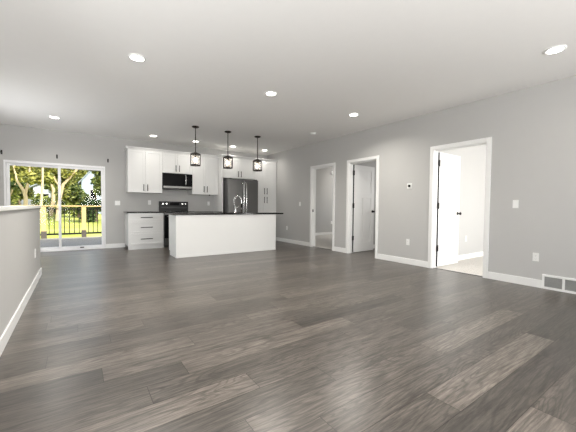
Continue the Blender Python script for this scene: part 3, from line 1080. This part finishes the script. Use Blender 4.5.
def tree(label, x, y, trunk, r0, r1, bark, leafmat, blobs, n, size, branches=(), name='tree', cat='tree'):
    """all coordinates relative to the tree's foot"""
    k = DEPTH.get(label.split(' ')[0] + str(y), y) / y
    lift = lambda c: (c - .66 - 1.067) * k + 1.067 + .66
    trunk = [(a * k, b_ * k, lift(c)) for a, b_, c in trunk]
    branches = [[(a * k, b_ * k, lift(c)) for a, b_, c in br] for br in branches]
    blobs = [((c[0] * k, c[1] * .5, lift(c[2])), (q[0] * k, q[1] * .8, q[2] * k)) for c, q in blobs]
    x, y, r0, r1, size = x * k, y * k, r0 * k, r1 * k, size * k
    z0 = gz(y) - .02
    dz = z0 + .66
    t = thing(name, label, cat, (x, y, z0))
    trunk = [(a, b_, max(c - dz, .004 * i)) for i, (a, b_, c) in enumerate(trunk)]
    branches = [[(a, b_, c - dz) for a, b_, c in br] for br in branches]
    blobs = [((c[0], c[1], c[2] - dz), q) for c, q in blobs]
    bm = bmesh.new()
    tube(bm, trunk, r0, 10, r1)
    obj('trunk', bm, bark, t, smooth=True)
    for br in branches:
        bm = bmesh.new()
        tube(bm, br, r1 * .9, 8, r1 * .4)
        obj('branch', bm, bark, t, smooth=True)
    leaves('foliage', leafmat, blobs, n, size, t)
    return t


def rb(cx, cy, cz, sx, sy, sz, k, r):
    return [((cx + random.uniform(-sx, sx), cy + random.uniform(-sy, sy), cz + random.uniform(-sz, sz)), (r * random.uniform(.7, 1.3), r * random.uniform(.7, 1.3), r * random.uniform(.5, .9))) for _ in range(k)]


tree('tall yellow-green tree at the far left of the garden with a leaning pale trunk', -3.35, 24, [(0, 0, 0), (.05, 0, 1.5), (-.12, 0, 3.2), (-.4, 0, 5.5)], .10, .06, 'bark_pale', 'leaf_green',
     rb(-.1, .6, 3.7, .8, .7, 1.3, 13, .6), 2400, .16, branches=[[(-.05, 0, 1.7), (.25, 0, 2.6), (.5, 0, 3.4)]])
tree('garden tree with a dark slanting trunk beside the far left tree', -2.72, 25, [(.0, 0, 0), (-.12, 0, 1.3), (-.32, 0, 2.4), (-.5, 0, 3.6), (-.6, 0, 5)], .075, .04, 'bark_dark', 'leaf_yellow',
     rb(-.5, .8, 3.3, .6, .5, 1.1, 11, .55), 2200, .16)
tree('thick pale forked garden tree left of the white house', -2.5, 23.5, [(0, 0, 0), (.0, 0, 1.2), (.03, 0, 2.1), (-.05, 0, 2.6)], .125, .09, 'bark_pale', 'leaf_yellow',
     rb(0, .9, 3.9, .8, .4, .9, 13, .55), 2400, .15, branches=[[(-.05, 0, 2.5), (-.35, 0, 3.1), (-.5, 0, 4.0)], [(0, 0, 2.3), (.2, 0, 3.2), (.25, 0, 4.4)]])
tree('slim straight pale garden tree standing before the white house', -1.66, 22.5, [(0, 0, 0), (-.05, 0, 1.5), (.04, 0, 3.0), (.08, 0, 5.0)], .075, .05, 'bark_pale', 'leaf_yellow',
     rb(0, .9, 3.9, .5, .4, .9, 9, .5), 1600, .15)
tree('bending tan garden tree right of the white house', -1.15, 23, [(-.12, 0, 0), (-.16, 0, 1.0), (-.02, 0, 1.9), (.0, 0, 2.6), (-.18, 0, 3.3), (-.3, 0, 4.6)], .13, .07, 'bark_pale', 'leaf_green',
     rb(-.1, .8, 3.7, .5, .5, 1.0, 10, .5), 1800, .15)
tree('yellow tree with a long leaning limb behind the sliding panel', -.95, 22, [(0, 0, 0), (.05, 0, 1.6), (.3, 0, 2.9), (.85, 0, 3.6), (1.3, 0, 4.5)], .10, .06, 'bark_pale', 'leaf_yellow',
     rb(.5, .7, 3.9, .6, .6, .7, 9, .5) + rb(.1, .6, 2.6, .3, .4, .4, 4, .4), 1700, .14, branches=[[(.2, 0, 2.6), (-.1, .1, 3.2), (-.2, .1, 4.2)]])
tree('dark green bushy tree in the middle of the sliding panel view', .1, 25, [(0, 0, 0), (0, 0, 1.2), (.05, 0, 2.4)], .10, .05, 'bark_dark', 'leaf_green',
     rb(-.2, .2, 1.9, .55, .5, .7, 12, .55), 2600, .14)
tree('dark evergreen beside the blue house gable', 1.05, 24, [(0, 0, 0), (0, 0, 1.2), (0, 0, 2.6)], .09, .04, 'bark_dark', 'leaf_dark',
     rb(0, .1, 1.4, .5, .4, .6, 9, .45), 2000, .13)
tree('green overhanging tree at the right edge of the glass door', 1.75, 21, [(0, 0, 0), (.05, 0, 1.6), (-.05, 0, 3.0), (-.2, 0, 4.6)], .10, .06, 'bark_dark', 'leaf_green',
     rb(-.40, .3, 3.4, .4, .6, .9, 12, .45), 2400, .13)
# loose shrubs and the woods behind
for i, (x, y, s, mt, lab) in enumerate(((-4.5, 28.6, 1.0, 'leaf_green', 'green shrub under the far left garden trees'), (-2.3, 33.2, .98, 'leaf_green', 'dark shrub in front of the white house'),
                                        (-1.25, 31.2, .85, 'leaf_green', 'green shrub below the leaning yellow tree'), (.75, 29.7, .9, 'leaf_dark', 'dark shrub at the foot of the blue house'))):
    t = thing('shrub', lab, 'shrub', (x, y, gz(y) - .03))
    leaves('foliage', mt, rb(0, 0, .9 * s, .5 * s, .4, .5 * s, 7, .6 * s), 900, .14, t)
    bm = bmesh.new()
    tube(bm, [(0, 0, 0), (.03, 0, .5 * s), (0, 0, 1.1 * s)], .05, 8, .02)
    obj('stem', bm, 'bark_dark', t)
for x, y, s in ((-7.9, 34, 1.4), (-5.7, 38.5, 1.2), (-4.6, 34, 1.0), (-.75, 38.5, 1.0), (2.9, 29.3, 1.2)):
    t = thing('hedge_shrub', 'leafy shrub in the row at the far edge of the lawn', 'shrub', (x, y, gz(y) - .03), 0, 'shrubs along the far edge of the lawn')
    leaves('foliage', random.choice(('leaf_green', 'leaf_yellow', 'leaf_dark')), rb(0, 0, .8 * s, .55 * s, .4, .5 * s, 8, .6 * s), 1300, .15, t)
    bm = bmesh.new()
    tube(bm, [(0, 0, 0), (.03, 0, .5 * s), (0, 0, 1.1 * s)], .05, 8, .02)
    obj('stem', bm, 'bark_dark', t)
back_trees = [(-10.5, 46, 'leaf_green'), (-8.0, 42, 'leaf_yellow'), (-6.3, 49, 'leaf_green'), (-4.6, 56, 'leaf_green'), (-2.2, 44, 'leaf_green'), (-.2, 56, 'leaf_yellow'), (1.6, 48, 'leaf_green'), (4.4, 55, 'leaf_dark'), (6.4, 47, 'leaf_green')]
for i, (x, y, mt) in enumerate(back_trees):
    t = thing('background_tree', 'tall tree in the woods at the far end of the garden', 'tree', (x, y, gz(y) - .05), 0, 'trees of the far woods')
    hgt = random.uniform(6.0, 7.6)
    bm = bmesh.new()
    tube(bm, [(0, 0, 0), (.1, 0, hgt * .5), (0, 0, hgt * .9)], .2, 8, .07)
    obj('trunk', bm, 'bark_dark', t)
    leaves('foliage', mt, rb(0, 0, hgt * .55, 1.1, .8, hgt * .36, 16, 1.0), 3600, .22, t)


def house(label, x, y, w, d, h, rise, mat, name='house'):
    t = thing(name, label, 'house', (x, y, gz(y) - .05))
    bm = bmesh.new()
    box(bm, 0, w, 0, d, 0, h)
    v = [bm.verts.new(c) for c in ((0, 0, h), (w, 0, h), (w / 2, 0, h + rise), (0, d, h), (w, d, h), (w / 2, d, h + rise))]
    bm.faces.new((v[0], v[1], v[2]))
    bm.faces.new((v[4], v[3], v[5]))
    obj('walls', bm, mat, t)
    bm = bmesh.new()
    o_ = .25
    for s in (0, 1):
        xa = -o_ if s == 0 else w + o_
        za = h - rise * o_ / (w / 2)
        q = [(xa, -o_, za), (w / 2, -o_, h + rise), (w / 2, d + o_, h + rise), (xa, d + o_, za)]
        lo = [bm.verts.new((a, b_, c + .02)) for a, b_, c in q]
        hi = [bm.verts.new((a, b_, c + .12)) for a, b_, c in q]
        bm.faces.new(lo)
        bm.faces.new(hi)
        for i in range(4):
            bm.faces.new((lo[i], lo[(i + 1) % 4], hi[(i + 1) % 4], hi[i]))
    obj('roof', bm, 'roof', t)
    for a in (.25, .65):
        f = bobj('window', [(w * a - .05, w * a + .5, -.03, 0, h * .45, h * .75)], 'vinyl', t)
        bobj('pane', [(w * a, w * a + .45, -.035, -.031, h * .47, h * .73)], 'blackglass', f)
    return t


house('white house with a low roof far behind the garden trees', -3.45, 38, 1.15, 4, 2.55, .3, 'siding_white')
house('pale blue house with a steep gable behind the right garden trees', .35, 33, 2.6, 5, 3.0, 1.7, 'siding_blue')
